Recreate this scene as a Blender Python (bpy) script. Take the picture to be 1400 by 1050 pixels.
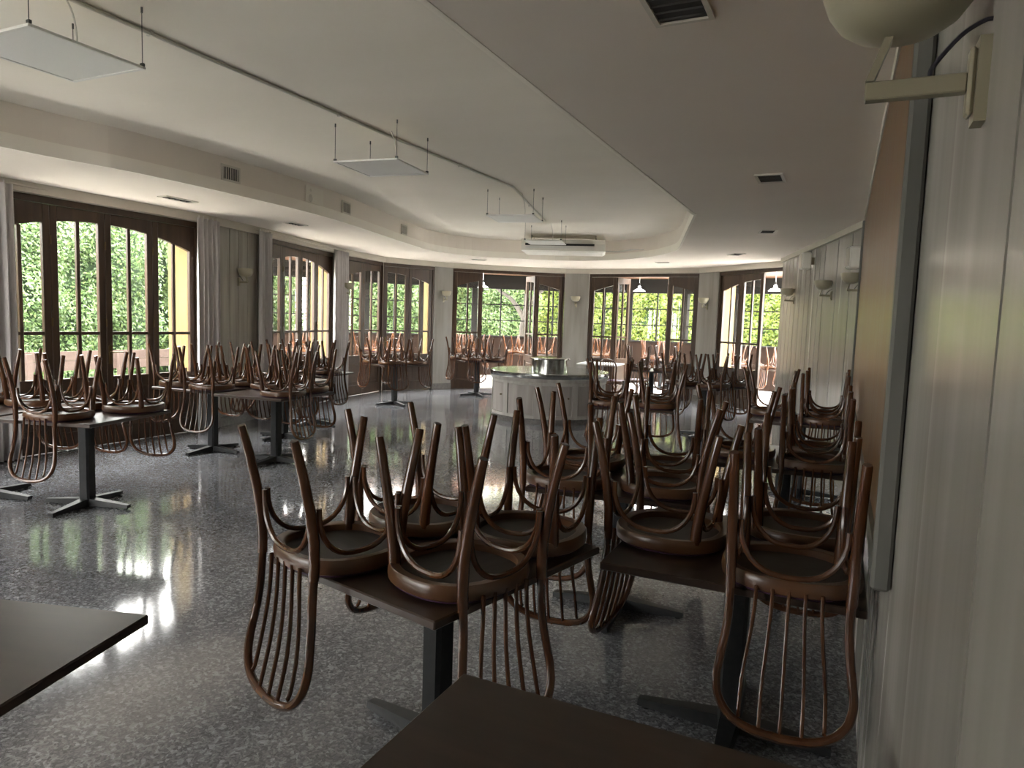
import bpy, bmesh, math, random
from mathutils import Vector, Matrix
from math import sin, cos, pi, radians, hypot, atan2, sqrt
random.seed(11)
for o in list(bpy.data.objects): bpy.data.objects.remove(o)
SC = bpy.context.scene
COL = SC.collection

# ------------------------------------------------------------------ camera
CAM_H = 1.6
cd = bpy.data.cameras.new('camera'); cam = bpy.data.objects.new('camera', cd); COL.objects.link(cam)
cd.sensor_fit = 'HORIZONTAL'; cd.sensor_width = 36.0; cd.lens = 36.0 * 950 / 1400
cd.clip_start = 0.02; cd.clip_end = 300
cam.matrix_world = (Matrix.Translation((0, 0, CAM_H)) @ Matrix.Rotation(radians(25.2), 4, 'Z')
                    @ Matrix.Rotation(radians(90 - 5.2), 4, 'X') @ Matrix.Rotation(radians(1.9), 4, 'Z'))
SC.camera = cam

# ------------------------------------------------------------------ overcast sky, exposure
wd = bpy.data.worlds.new('overcast_sky'); SC.world = wd; wd.use_nodes = True
bg = wd.node_tree.nodes['Background']
bg.inputs['Color'].default_value = (1.0, 0.985, 0.955, 1); bg.inputs['Strength'].default_value = 10.0
SC.view_settings.view_transform = 'Standard'; SC.view_settings.look = 'None'
SC.view_settings.gamma = 1; SC.view_settings.use_curve_mapping = False
SC.view_settings.exposure = 2.12
SC.cycles.max_bounces = 16; SC.cycles.diffuse_bounces = 8; SC.cycles.transparent_max_bounces = 16

# ------------------------------------------------------------------ helpers
class MB:
    def __init__(s): s.v = []; s.f = []
    def add(s, vs, fs):
        b = len(s.v); s.v += [tuple(p) for p in vs]; s.f += [tuple(i + b for i in f) for f in fs]; return s
    def box(s, x0, x1, y0, y1, z0, z1):
        return s.add([(x, y, z) for z in (z0, z1) for y in (y0, y1) for x in (x0, x1)],
                     [(0, 2, 3, 1), (4, 5, 7, 6), (0, 1, 5, 4), (2, 6, 7, 3), (0, 4, 6, 2), (1, 3, 7, 5)])
    def cbox(s, x0, x1, y0, y1, z0, z1, c=0.004):
        # box with chamfered edges
        bm = bmesh.new(); bmesh.ops.create_cube(bm, size=1)
        for v in bm.verts:
            v.co = Vector(((x0 + x1) / 2 + v.co.x * (x1 - x0), (y0 + y1) / 2 + v.co.y * (y1 - y0), (z0 + z1) / 2 + v.co.z * (z1 - z0)))
        bmesh.ops.bevel(bm, geom=bm.edges[:], offset=c, segments=1, affect='EDGES')
        bm.verts.index_update()
        s.add([v.co[:] for v in bm.verts], [[v.index for v in f.verts] for f in bm.faces]); bm.free(); return s
    def prism(s, poly, z0, z1):
        # poly counter clockwise in plan
        n = len(poly)
        s.add([(p[0], p[1], z0) for p in poly] + [(p[0], p[1], z1) for p in poly],
              [tuple(range(n - 1, -1, -1)), tuple(range(n, 2 * n))] + [(i, (i + 1) % n, n + (i + 1) % n, n + i) for i in range(n)])
        return s
    def xzprism(s, poly, y0, y1):
        n = len(poly)
        s.add([(p[0], y0, p[1]) for p in poly] + [(p[0], y1, p[1]) for p in poly],
              [tuple(range(n)), tuple(range(2 * n - 1, n - 1, -1))] + [(i, n + i, n + (i + 1) % n, (i + 1) % n) for i in range(n)])
        return s
    def tube(s, pts, r, n=8, cap=True, flat=None):
        pts = [Vector(p) for p in pts]
        m = len(pts); rs = r if isinstance(r, (list, tuple)) else [r] * m
        T = [(pts[min(i + 1, m - 1)] - pts[max(i - 1, 0)]).normalized() for i in range(m)]
        ref = Vector((0, 0, 1)) if abs(T[0].z) < 0.9 else Vector((0, 1, 0))
        N = (ref - T[0] * ref.dot(T[0])).normalized()
        vs = []
        for i in range(m):
            N = (N - T[i] * N.dot(T[i])).normalized(); B = T[i].cross(N)
            for k in range(n):
                a = 2 * pi * k / n
                fx = flat or (1, 1)
                vs.append(pts[i] + (N * cos(a) * fx[0] + B * sin(a) * fx[1]) * rs[i])
        fs = [(i * n + k, i * n + (k + 1) % n, (i + 1) * n + (k + 1) % n, (i + 1) * n + k) for i in range(m - 1) for k in range(n)]
        if cap: fs += [tuple(range(n - 1, -1, -1)), tuple(range((m - 1) * n, m * n))]
        return s.add(vs, fs)
    def lathe(s, prof, n=32, cx=0, cy=0, a0=0.0, a1=2 * pi):
        full = abs(a1 - a0 - 2 * pi) < 1e-6; st = n if full else n + 1
        vs = []
        for r, z in prof:
            for k in range(st):
                a = a0 + (a1 - a0) * k / n; vs.append((cx + r * cos(a), cy + r * sin(a), z))
        fs = []
        for i in range(len(prof) - 1):
            for k in range(n):
                k2 = (k + 1) % st
                fs.append((i * st + k, i * st + k2, (i + 1) * st + k2, (i + 1) * st + k))
        if full and prof[0][0] > 1e-6: pass
        return s.add(vs, fs)
    def mesh(s, name, smooth=False):
        me = bpy.data.meshes.new(name); me.from_pydata(s.v, [], s.f); me.validate()
        if smooth:
            me.polygons.foreach_set('use_smooth', [True] * len(me.polygons))
            try: me.set_sharp_from_angle(angle=radians(40))
            except Exception: pass
        me.update(); return me

def link(name, me, mat=None, parent=None, loc=(0, 0, 0), rz=0.0):
    o = bpy.data.objects.new(name, me); COL.objects.link(o)
    if me is not None and mat is not None and not me.materials: me.materials.append(mat)
    o.location = loc; o.rotation_euler = (0, 0, rz)
    if parent is not None: o.parent = parent
    return o
def obj(name, mb, mat, parent=None, smooth=False, loc=(0, 0, 0), rz=0.0):
    return link(name, mb.mesh(name, smooth), mat, parent, loc, rz)
def tag(o, label, cat, group=None):
    o['label'] = label; o['category'] = cat
    if group: o['group'] = group
    return o
def thing(name, label, cat, loc=(0, 0, 0), rz=0.0, group=None):
    return tag(link(name, None, None, None, loc, rz), label, cat, group)
def struct(o, label=None):
    o['kind'] = 'structure'
    if label: o['label'] = label
    return o
def copy_tree(o, parent=None):
    c = o.copy(); COL.objects.link(c); c.parent = parent
    for ch in CHILD.get(o.name, []): copy_tree_n(ch, c)
    return c
CHILD = {}

# ------------------------------------------------------------------ materials
def mat(name, col, rough=0.5, metal=0.0, spec=0.5, coat=0.0):
    m = bpy.data.materials.new(name); m.use_nodes = True
    b = m.node_tree.nodes['Principled BSDF']
    b.inputs['Base Color'].default_value = (*col, 1); b.inputs['Roughness'].default_value = rough
    b.inputs['Metallic'].default_value = metal; b.inputs['Specular IOR Level'].default_value = spec
    b.inputs['Coat Weight'].default_value = coat; b.inputs['Coat Roughness'].default_value = 0.08
    return m
def nd(m, t, **k):
    n = m.node_tree.nodes.new(t)
    for a, v in k.items(): setattr(n, a, v)
    return n
def lk(m, a, b): m.node_tree.links.new(a, b)
def bsdf(m): return m.node_tree.nodes['Principled BSDF']
def ramp(m, fac, stops):
    r = nd(m, 'ShaderNodeValToRGB'); e = r.color_ramp.elements
    while len(e) < len(stops): e.new(0.5)
    for i, (p, c) in enumerate(stops): e[i].position = p; e[i].color = (*c, 1)
    lk(m, fac, r.inputs[0]); return r
def noisy(name, stops, scale=(5, 5, 5), rough=0.5, detail=4, bump=0.0, nscale=1.0, spec=0.5, coat=0.0, roughvar=None, island=False):
    m = mat(name, stops[0][1], rough, 0, spec, coat)
    tc = nd(m, 'ShaderNodeTexCoord'); mp = nd(m, 'ShaderNodeMapping'); mp.inputs['Scale'].default_value = scale
    oi = nd(m, 'ShaderNodeObjectInfo'); ad = nd(m, 'ShaderNodeVectorMath', operation='ADD')
    sc = nd(m, 'ShaderNodeVectorMath', operation='SCALE'); sc.inputs[0].default_value = (7.3, 3.1, 5.7)
    lk(m, oi.outputs['Random'], sc.inputs['Scale'])
    lk(m, tc.outputs['Object'], ad.inputs[0]); lk(m, sc.outputs[0], ad.inputs[1])
    lk(m, ad.outputs[0], mp.inputs['Vector'])
    nz = nd(m, 'ShaderNodeTexNoise'); nz.inputs['Scale'].default_value = nscale; nz.inputs['Detail'].default_value = detail
    lk(m, mp.outputs[0], nz.inputs['Vector'])
    r = ramp(m, nz.outputs['Fac'], stops); lk(m, r.outputs[0], bsdf(m).inputs['Base Color'])
    if bump:
        bp = nd(m, 'ShaderNodeBump'); bp.inputs['Strength'].default_value = bump; bp.inputs['Distance'].default_value = 0.004
        lk(m, nz.outputs['Fac'], bp.inputs['Height']); lk(m, bp.outputs[0], bsdf(m).inputs['Normal'])
    if roughvar:
        rr = nd(m, 'ShaderNodeMapRange'); rr.inputs['To Min'].default_value = roughvar[0]; rr.inputs['To Max'].default_value = roughvar[1]
        lk(m, nz.outputs['Fac'], rr.inputs['Value']); lk(m, rr.outputs[0], bsdf(m).inputs['Roughness'])
    return m

M = {}
M['ceil'] = noisy('ceiling_paint', [(0.3, (0.75, 0.69, 0.62)), (0.7, (0.80, 0.74, 0.67))], (0.8, 0.8, 0.8), 0.9)
M['tray'] = noisy('tray_paint', [(0.3, (0.78, 0.74, 0.66)), (0.7, (0.84, 0.80, 0.72))], (0.6, 1.1, 0.6), 0.85)
M['lip'] = noisy('lip_paint_lit_edge', [(0.3, (0.86, 0.82, 0.74)), (0.7, (0.90, 0.86, 0.78))], (1, 1, 1), 0.8)
M['plaster'] = noisy('plaster', [(0.3, (0.62, 0.58, 0.51)), (0.7, (0.70, 0.66, 0.58))], (1, 1, 1), 0.9)
M['cornice'] = noisy('cornice_paint', [(0.3, (0.51, 0.476, 0.408)), (0.7, (0.578, 0.5355, 0.4675))], (1, 1, 1), 0.8)
M['greyboard'] = noisy('grey_limed_board', [(0.25, (0.25, 0.235, 0.205)), (0.55, (0.37, 0.35, 0.31)), (0.8, (0.47, 0.45, 0.40))], (9, 9, 0.7), 0.7, bump=0.1)
M['pillar'] = noisy('limed_pillar', [(0.25, (0.1972, 0.1856, 0.1682)), (0.55, (0.2726, 0.261, 0.2378)), (0.8, (0.319, 0.3074, 0.2842))], (7, 7, 0.7), 0.65)
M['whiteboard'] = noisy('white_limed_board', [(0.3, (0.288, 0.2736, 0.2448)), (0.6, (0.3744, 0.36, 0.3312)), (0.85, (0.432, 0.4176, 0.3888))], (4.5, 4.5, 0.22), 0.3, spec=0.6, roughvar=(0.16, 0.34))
M['groove'] = mat('groove_dark', (0.10, 0.095, 0.085), 0.8)
M['panelwood'] = noisy('brown_panel', [(0.25, (0.104, 0.05202, 0.01836)), (0.55, (0.1714, 0.0918, 0.0355)), (0.85, (0.2326, 0.1346, 0.05508))], (9, 9, 0.5), 0.3, spec=0.45, roughvar=(0.25, 0.42))
M['greyframe'] = noisy('grey_frame', [(0.3, (0.09, 0.09, 0.081)), (0.7, (0.1485, 0.1485, 0.135))], (6, 6, 1.2), 0.45)
M['doorwood'] = noisy('door_wood', [(0.25, (0.031, 0.01612, 0.00868)), (0.6, (0.0527, 0.02852, 0.0155)), (0.85, (0.0744, 0.04092, 0.02232))], (14, 14, 1.2), 0.42, spec=0.45)
M['chair'] = noisy('bentwood', [(0.25, (0.03952, 0.0137, 0.005797)), (0.55, (0.07378, 0.0274, 0.01107)), (0.85, (0.1107, 0.04532, 0.01844))], (10, 10, 3), 0.22, spec=0.6, nscale=1.6)
M['chairrim'] = noisy('bentwood_rim', [(0.25, (0.0527, 0.02213, 0.009486)), (0.55, (0.08959, 0.03952, 0.01686)), (0.85, (0.1318, 0.06324, 0.0274))], (4, 4, 16), 0.33, spec=0.5)
M['board'] = noisy('seat_underside', [(0.3, (0.0245, 0.0196, 0.0168)), (0.7, (0.0455, 0.0364, 0.0308))], (8, 30, 8), 0.55)
M['cushion'] = noisy('plum_cushion', [(0.3, (0.035, 0.008, 0.035)), (0.7, (0.06, 0.015, 0.06))], (40, 40, 40), 0.6)
M['table'] = noisy('dark_laminate', [(0.3, (0.02592, 0.01368, 0.00864)), (0.7, (0.04032, 0.02232, 0.0144))], (3, 26, 3), 0.34, spec=0.5)
M['tedge'] = mat('table_edge', (0.018, 0.012, 0.009), 0.45)
M['black'] = noisy('black_metal', [(0.3, (0.010, 0.011, 0.012)), (0.7, (0.018, 0.019, 0.021))], (30, 30, 30), 0.45, spec=0.3)
M['stone'] = noisy('dark_stone', [(0.3, (0.07, 0.065, 0.06)), (0.7, (0.14, 0.13, 0.12))], (25, 25, 25), 0.4)
M['curtain'] = noisy('curtain_cloth', [(0.3, (0.46, 0.44, 0.44)), (0.7, (0.54, 0.52, 0.52))], (60, 60, 8), 0.9)
M['cream'] = mat('cream_ceramic', (0.34, 0.3128, 0.2244), 0.35)
M['creamdark'] = mat('cream_metal', (0.2856, 0.2584, 0.1836), 0.4)
M['whitemetal'] = mat('white_metal', (0.72, 0.71, 0.68), 0.35)
M['acwhite'] = mat('ac_plastic', (0.78, 0.76, 0.70), 0.35)
M['blackslot'] = mat('slot_black', (0.012, 0.012, 0.012), 0.7)
M['diffuser'] = mat('unlit_diffuser', (0.77, 0.765, 0.75), 0.45)
M['wire'] = mat('steel_wire', (0.08, 0.08, 0.08), 0.4, 0.3)
M['conduit'] = mat('conduit_plastic', (0.62, 0.60, 0.55), 0.5)
M['cable'] = mat('dark_cable', (0.02, 0.02, 0.03), 0.5)
M['vent'] = mat('vent_frame', (0.60, 0.57, 0.50), 0.6)
M['ventdark'] = mat('vent_dark', (0.05, 0.048, 0.045), 0.8)
M['yellow'] = noisy('yellow_render', [(0.3, (0.1445, 0.09775, 0.0323)), (0.7, (0.17, 0.119, 0.0425))], (2, 2, 2), 0.9)
M['steel'] = noisy('brushed_steel', [(0.3, (0.48, 0.49, 0.48)), (0.7, (0.60, 0.61, 0.60))], (6, 6, 40), 0.17)
bsdf(M['steel']).inputs['Metallic'].default_value = 1.0
M['counterwood'] = noisy('limed_counter', [(0.3, (0.312, 0.2886, 0.2652)), (0.7, (0.4524, 0.429, 0.4056))], (10, 10, 1.0), 0.5)
M['counterpanel'] = noisy('limed_counter_panel', [(0.3, (0.2304, 0.2088, 0.1944)), (0.7, (0.3456, 0.3168, 0.2952))], (12, 12, 0.9), 0.5)
M['brass'] = mat('aged_brass', (0.10, 0.07, 0.03), 0.4, 0.8)
M['darkframe'] = mat('veranda_frame', (0.012, 0.011, 0.010), 0.8, 0, 0.15)
M['sillwood'] = noisy('veranda_sill', [(0.3, (0.012, 0.007, 0.005)), (0.7, (0.022, 0.013, 0.009))], (8, 8, 1), 0.9, spec=0.1)
M['roofwood'] = noisy('veranda_roof', [(0.3, (0.12, 0.042, 0.018)), (0.7, (0.18, 0.068, 0.028))], (2, 14, 2), 0.5)
M['paving'] = noisy('outdoor_paving', [(0.3, (0.60, 0.58, 0.54)), (0.7, (0.70, 0.68, 0.64))], (3, 3, 3), 0.7)
M['parapet'] = noisy('parapet_board', [(0.3, (0.055, 0.036, 0.030)), (0.7, (0.085, 0.060, 0.050))], (1, 2, 9), 0.7)
M['whitewall'] = noisy('white_garden_wall', [(0.3, (0.18, 0.165, 0.165)), (0.7, (0.22, 0.205, 0.205))], (1, 1, 1), 0.8)
M['lampglass'] = mat('opal_glass', (0.30, 0.31, 0.32), 0.2)
M['bark'] = noisy('bark', [(0.3, (0.022, 0.018, 0.014)), (0.7, (0.045, 0.037, 0.028))], (12, 12, 3), 0.85, bump=0.4)
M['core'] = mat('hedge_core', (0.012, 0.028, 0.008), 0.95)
M['whitetop'] = mat('white_table_top', (0.62, 0.62, 0.60), 0.35)

def glass_mat():
    m = bpy.data.materials.new('window_glass'); m.use_nodes = True; nt = m.node_tree; nt.nodes.clear()
    out = nt.nodes.new('ShaderNodeOutputMaterial'); mx = nt.nodes.new('ShaderNodeMixShader')
    tr = nt.nodes.new('ShaderNodeBsdfTransparent'); tr.inputs[0].default_value = (0.95, 0.955, 0.945, 1)
    gl = nt.nodes.new('ShaderNodeBsdfGlossy'); gl.inputs['Roughness'].default_value = 0.02
    fr = nt.nodes.new('ShaderNodeFresnel'); fr.inputs[0].default_value = 1.45
    nt.links.new(fr.outputs[0], mx.inputs[0]); nt.links.new(tr.outputs[0], mx.inputs[1]); nt.links.new(gl.outputs[0], mx.inputs[2])
    nt.links.new(mx.outputs[0], out.inputs[0]); return m
M['glass'] = glass_mat()

def leaf_mat(name, a, b, c, trans=0.35):
    m = bpy.data.materials.new(name); m.use_nodes = True; nt = m.node_tree; nt.nodes.clear()
    out = nt.nodes.new('ShaderNodeOutputMaterial'); mx = nt.nodes.new('ShaderNodeMixShader'); mx.inputs[0].default_value = trans
    df = nt.nodes.new('ShaderNodeBsdfPrincipled'); df.inputs['Roughness'].default_value = 0.45
    tl = nt.nodes.new('ShaderNodeBsdfTranslucent'); ge = nt.nodes.new('ShaderNodeNewGeometry')
    r = nt.nodes.new('ShaderNodeValToRGB'); e = r.color_ramp.elements; e.new(0.5)
    for i, (p, cc) in enumerate(((0.0, a), (0.5, b), (1.0, c))): e[i].position = p; e[i].color = (*cc, 1)
    nt.links.new(ge.outputs['Random Per Island'], r.inputs[0])
    nt.links.new(r.outputs[0], df.inputs['Base Color']); nt.links.new(r.outputs[0], tl.inputs[0])
    nt.links.new(df.outputs[0], mx.inputs[1]); nt.links.new(tl.outputs[0], mx.inputs[2]); nt.links.new(mx.outputs[0], out.inputs[0])
    return m
M['leaf_hedge'] = leaf_mat('hedge_leaf', (0.0378, 0.0743, 0.0216), (0.0743, 0.1323, 0.0405), (0.1283, 0.1890, 0.0607))
M['leaf_sunlit'] = leaf_mat('sunlit_leaf', (0.0660, 0.1056, 0.0132), (0.1140, 0.1536, 0.0204), (0.1680, 0.1920, 0.0336), 0.5)  # sunlit look put into the leaf colour, as the sky has no sun
M['leaf_mid'] = leaf_mat('mid_leaf', (0.0408, 0.0792, 0.0228), (0.0744, 0.1236, 0.0360), (0.1200, 0.1656, 0.0552), 0.4)

def terrazzo():
    m = mat('terrazzo', (0.1, 0.1, 0.1), 0.10, 0, 0.85)
    tc = nd(m, 'ShaderNodeTexCoord')
    wn = nd(m, 'ShaderNodeTexNoise'); wn.inputs['Scale'].default_value = 22; wn.inputs['Detail'].default_value = 3
    lk(m, tc.outputs['Object'], wn.inputs['Vector'])
    mxv = nd(m, 'ShaderNodeMix', data_type='VECTOR'); mxv.inputs[0].default_value = 0.035
    lk(m, tc.outputs['Object'], mxv.inputs[4]); lk(m, wn.outputs['Color'], mxv.inputs[5])
    v1 = nd(m, 'ShaderNodeTexVoronoi'); v1.inputs['Scale'].default_value = 80; v1.inputs['Randomness'].default_value = 1
    lk(m, mxv.outputs[1], v1.inputs['Vector'])
    sp = nd(m, 'ShaderNodeSeparateColor'); lk(m, v1.outputs['Color'], sp.inputs[0])
    v2 = nd(m, 'ShaderNodeTexVoronoi'); v2.inputs['Scale'].default_value = 150
    lk(m, mxv.outputs[1], v2.inputs['Vector']); sp2 = nd(m, 'ShaderNodeSeparateColor'); lk(m, v2.outputs['Color'], sp2.inputs[0])
    n3 = nd(m, 'ShaderNodeTexNoise'); n3.inputs['Scale'].default_value = 1.3; n3.inputs['Detail'].default_value = 3
    lk(m, tc.outputs['Object'], n3.inputs['Vector'])
    r1 = ramp(m, sp.outputs[0], [(0.0, (0.070, 0.068, 0.070)), (0.45, (0.120, 0.117, 0.118)), (0.72, (0.18, 0.176, 0.178)), (0.93, (0.36, 0.355, 0.36))])
    r2 = ramp(m, sp2.outputs[1], [(0.0, (0.070, 0.066, 0.068)), (0.5, (0.135, 0.130, 0.130)), (0.95, (0.28, 0.275, 0.275))])
    mc = nd(m, 'ShaderNodeMix', data_type='RGBA'); mc.inputs[0].default_value = 0.45
    lk(m, r1.outputs[0], mc.inputs[6]); lk(m, r2.outputs[0], mc.inputs[7])
    r3 = ramp(m, n3.outputs['Fac'], [(0.35, (0.76, 0.79, 0.85)), (0.65, (1.06, 1.12, 1.20))])
    mu = nd(m, 'ShaderNodeMix', data_type='RGBA', blend_type='MULTIPLY'); mu.inputs[0].default_value = 1
    lk(m, mc.outputs[2], mu.inputs[6]); lk(m, r3.outputs[0], mu.inputs[7])
    lk(m, mu.outputs[2], bsdf(m).inputs['Base Color'])
    rr = nd(m, 'ShaderNodeMapRange'); rr.inputs['To Min'].default_value = 0.06; rr.inputs['To Max'].default_value = 0.12
    lk(m, n3.outputs['Fac'], rr.inputs['Value']); lk(m, rr.outputs[0], bsdf(m).inputs['Roughness'])
    return m
M['floor'] = terrazzo()

# ------------------------------------------------------------------ plan of the room (metres; near panelled wall lies on x = 0.16)
ZS, ZLIP, ZC, ZHEAD = 2.85, 2.97, 3.22, 2.74
WX = 0.16
Y_BACK = -3.6
BAYS = {  # interior end points of every glazed bay (list of corner points along the bay)
    1: [(-7.66, 4.03), (-7.66, 6.55)],
    2: [(-7.95, 7.98), (-8.60, 10.36)],
    3: [(-8.68, 10.76), (-8.86, 12.28), (-8.28, 13.38)],
    4: [(-8.06, 13.80), (-5.97, 15.42)],
    5: [(-5.40, 15.52), (-2.84, 15.26)],
    6: [(-2.37, 14.90), (-0.97, 13.63)],
    7: [(-7.66, 0.70), (-7.66, 3.22)],
    8: [(-7.66, -2.60), (-7.66, -0.08)],
    9: [(-4.38, Y_BACK), (-6.90, Y_BACK)],  # unseen bay behind the camera, added to brighten the near ceiling
}
outer = [(-7.66, Y_BACK), (-7.66, -2.60), (-7.66, -0.08), (-7.66, 0.70), (-7.66, 3.22), (-7.66, 4.03), (-7.66, 6.55),
         (-7.95, 7.98), (-8.60, 10.36), (-8.68, 10.76), (-8.86, 12.28), (-8.28, 13.38), (-8.06, 13.80), (-5.97, 15.42),
         (-5.40, 15.52), (-2.84, 15.26), (-2.37, 14.90), (-0.97, 13.63), (-1.02, 13.20), (0.22, 8.62), (WX, 8.45), (WX, Y_BACK)]
def catmull(P, per=8):
    out = []
    for i in range(len(P) - 1):
        p0, p1, p2, p3 = P[max(i - 1, 0)], P[i], P[i + 1], P[min(i + 2, len(P) - 1)]
        for k in range(per):
            t = k / per
            out.append(tuple(0.5 * ((2 * p1[j]) + (-p0[j] + p2[j]) * t + (2 * p0[j] - 5 * p1[j] + 4 * p2[j] - p3[j]) * t * t
                                    + (-p0[j] + 3 * p1[j] - 3 * p2[j] + p3[j]) * t ** 3) for j in range(len(p1))))
    return out + [P[-1]]
tray_curve = catmull([(-6.25, -2.6), (-6.25, 0.5), (-6.2, 3.39), (-6.04, 4.4), (-6.02, 5.6), (-6.12, 7.1), (-6.45, 8.59), (-6.85, 10.2), (-7.03, 11.3),
                      (-6.75, 12.25), (-6.09, 12.85), (-4.85, 13.45), (-3.5, 12.95), (-2.7, 11.99), (-2.38, 11.15)], 5)
tray = tray_curve + [(-1.56, 8.02), (-1.59, -2.6)]

def grow(poly, d):
    # offset an open or closed polyline to its left by d
    out = []; n = len(poly)
    for i in range(n):
        a, b = Vector(poly[max(i - 1, 0)]), Vector(poly[min(i + 1, n - 1)]); t = (b - a).normalized()
        out.append((poly[i][0] - t.y * d, poly[i][1] + t.x * d))
    return out
def fill(loops, z):
    bm = bmesh.new(); ed = []
    for lp in loops:
        vs = [bm.verts.new((p[0], p[1], z)) for p in lp]
        ed += [bm.edges.new((vs[i], vs[(i + 1) % len(vs)])) for i in range(len(vs))]
    bmesh.ops.triangle_fill(bm, edges=ed, use_beauty=True, normal=(0, 0, -1))
    me = bpy.data.meshes.new('fill'); bm.to_mesh(me); bm.free(); return me

def grow_ring(poly, d):
    n = len(poly); area = sum(poly[i][0] * poly[(i + 1) % n][1] - poly[(i + 1) % n][0] * poly[i][1] for i in range(n)); sg = -1 if area > 0 else 1
    out = []
    for i in range(n):
        a, b = Vector(poly[i - 1]), Vector(poly[(i + 1) % n]); t = (b - a).normalized(); out.append((poly[i][0] - t.y * d * sg, poly[i][1] + t.x * d * sg))
    return out
# floor, ceilings
def slab(loops, z0, z1):
    # closed slab between two levels from a filled outline
    bm = bmesh.new(); ed = []
    for lp in loops:
        vs = [bm.verts.new((p[0], p[1], z0)) for p in lp]
        ed += [bm.edges.new((vs[i], vs[(i + 1) % len(vs)])) for i in range(len(vs))]
    bmesh.ops.triangle_fill(bm, edges=ed, use_beauty=True)
    r = bmesh.ops.extrude_face_region(bm, geom=bm.faces[:])
    for v in [g for g in r['geom'] if isinstance(g, bmesh.types.BMVert)]: v.co.z = z1
    bmesh.ops.recalc_face_normals(bm, faces=bm.faces[:])
    me = bpy.data.meshes.new('slab'); bm.to_mesh(me); bm.free(); return me
out_big = []
C0 = Vector((-4.0, 7.0))
for p in outer:
    v = Vector(p) - C0; out_big.append(tuple(C0 + v * (1 + 0.10 / v.length)))
fl = struct(link('floor', slab([out_big], -0.12, 0.0), M['floor']), 'polished grey speckled terrazzo floor')
ce = struct(link('ceiling', slab([out_big, tray], ZS, 3.6), M['ceil']), 'low cream painted ceiling around the raised tray')
tr_ = struct(link('ceiling_tray', slab([grow_ring(tray, 0.12)], ZC, ZC + 0.1), M['tray']), 'raised cream ceiling of the tray')
lip = MB()
def ribbon(mb, poly, z0, z1, d):
    a = poly; b = grow(poly, d); n = len(a)
    for i in range(n - 1):
        q = [a[i], a[i + 1], b[i + 1], b[i]]
        mb.prism(q, z0, z1)
ribbon(lip, tray_curve + [(-1.56, 8.02)], ZS - 0.001, ZLIP, -0.03)
lip.box(-1.605, -1.57, -2.6, 8.0, ZS - 0.002, ZLIP)  # straight edge: light caught on the fascia, painted as a paler strip
struct(obj('trim_1', lip, M['lip']), 'pale lip round the tray, caught light painted along its straight edge')

# ------------------------------------------------------------------ walls between the bays
def seg_frame(a, b):
    a, b = Vector(a), Vector(b); t = (b - a).normalized(); return a, t, Vector((-t.y, t.x)), (b - a).length   # n points outside (walls run clockwise seen from above)
def quad(a, b, d0, d1):
    a, t, n, L = seg_frame(a, b); b = a + t * L
    q = [a + n * d0, b + n * d0, b + n * d1, a + n * d1]
    return [tuple(p) for p in q]
def wall_piece(name, a, b, m, z1=ZS, label=None, planks=0.0, ext=True, base=True):
    # interior skin, yellow exterior block, base board; optional separate boards
    skin = MB()
    if planks: skin.prism(quad(a, b, 0.014, 0.12), 0, z1)
    else: skin.prism(quad(a, b, 0.0, 0.12), 0, z1)
    w = struct(obj(name, skin, M['groove'] if planks else m), label)
    if planks:
        av, t, n, L = seg_frame(a, b); k = max(1, round(L / planks)); pw = L / k
        for i in range(k):
            p = av + t * (i * pw + 0.004); q = av + t * ((i + 1) * pw - 0.004)
            obj('plank', MB().prism(quad(p, q, random.uniform(-0.002, 0.002), 0.02), 0.0, z1), m, w)
    if ext:
        obj('exterior_block', MB().prism(quad(a, b, 0.121, 0.48), 0, z1 + 0.3), M['yellow'], w)
    if base:
        obj('base_board', MB().prism(quad(a, b, -0.014, -0.001), 0, 0.13), M['stone'], w)
    return w
wall_piece('wall_left', outer[6], outer[7], M['greyboard'], planks=0.20, label='grey limed board wall between the curtained windows')
wall_piece('wall_left_curtain', outer[8], outer[9], M['pillar'], label='narrow pale wall behind the curtain')
wall_piece('wall_pillar_1', outer[11], outer[12], M['pillar'], label='pale pillar between curved window and veranda doors')
wall_piece('wall_pillar_2', outer[13], outer[14], M['pillar'], label='pale pillar between the two veranda doorways')
wall_piece('wall_pillar_3', outer[15], outer[16], M['pillar'], label='pale pillar beside the last veranda doors')
wall_piece('wall_left_near', outer[4], outer[5], M['greyboard'], label='grey wall between windows, mostly outside the picture')
wall_piece('wall_left_rear', outer[2], outer[3], M['greyboard'])
wall_piece('wall_left_end', outer[0], outer[1], M['greyboard'])
struct(obj('wall_back', MB().box(-7.9, -6.9, Y_BACK - 0.2, Y_BACK, 0, 3.6).box(-4.38, 0.4, Y_BACK - 0.2, Y_BACK, 0, 3.6).box(-6.899, -4.381, Y_BACK - 0.2, Y_BACK, 2.76, 3.6), M['plaster']), 'plain plaster wall')
# lintels above bays, and cornice below the soffit
lint = {}
for k, P in BAYS.items():
    if k > 8: continue
    mb = MB(); mc = MB()
    for a, b in zip(P, P[1:]):
        mb.prism(quad(a, b, 0.0, 0.12), ZHEAD, ZS); mb.prism(quad(a, b, 0.121, 0.48), ZHEAD, 3.15)
    struct(obj('wall_lintel_%d' % k, mb, M['cornice']))
cor = MB(); ribbon(cor, outer[:18], ZHEAD + 0.005, ZS, -0.05)
struct(obj('trim_2', cor, M['cornice']), 'cream cornice band above the windows')
rail = MB()
for a, b in ((outer[5], outer[7]), (outer[7], outer[9])):
    A, t, n, L = seg_frame(a, b)
    rail.tube([(*(A + t * 0.02 - n * 0.085), 2.80), (*(A + t * (L - 0.02) - n * 0.085), 2.80)], 0.011, 6)
struct(obj('trim_3', rail, M['cornice']), 'thin curtain rail under the cornice')

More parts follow.
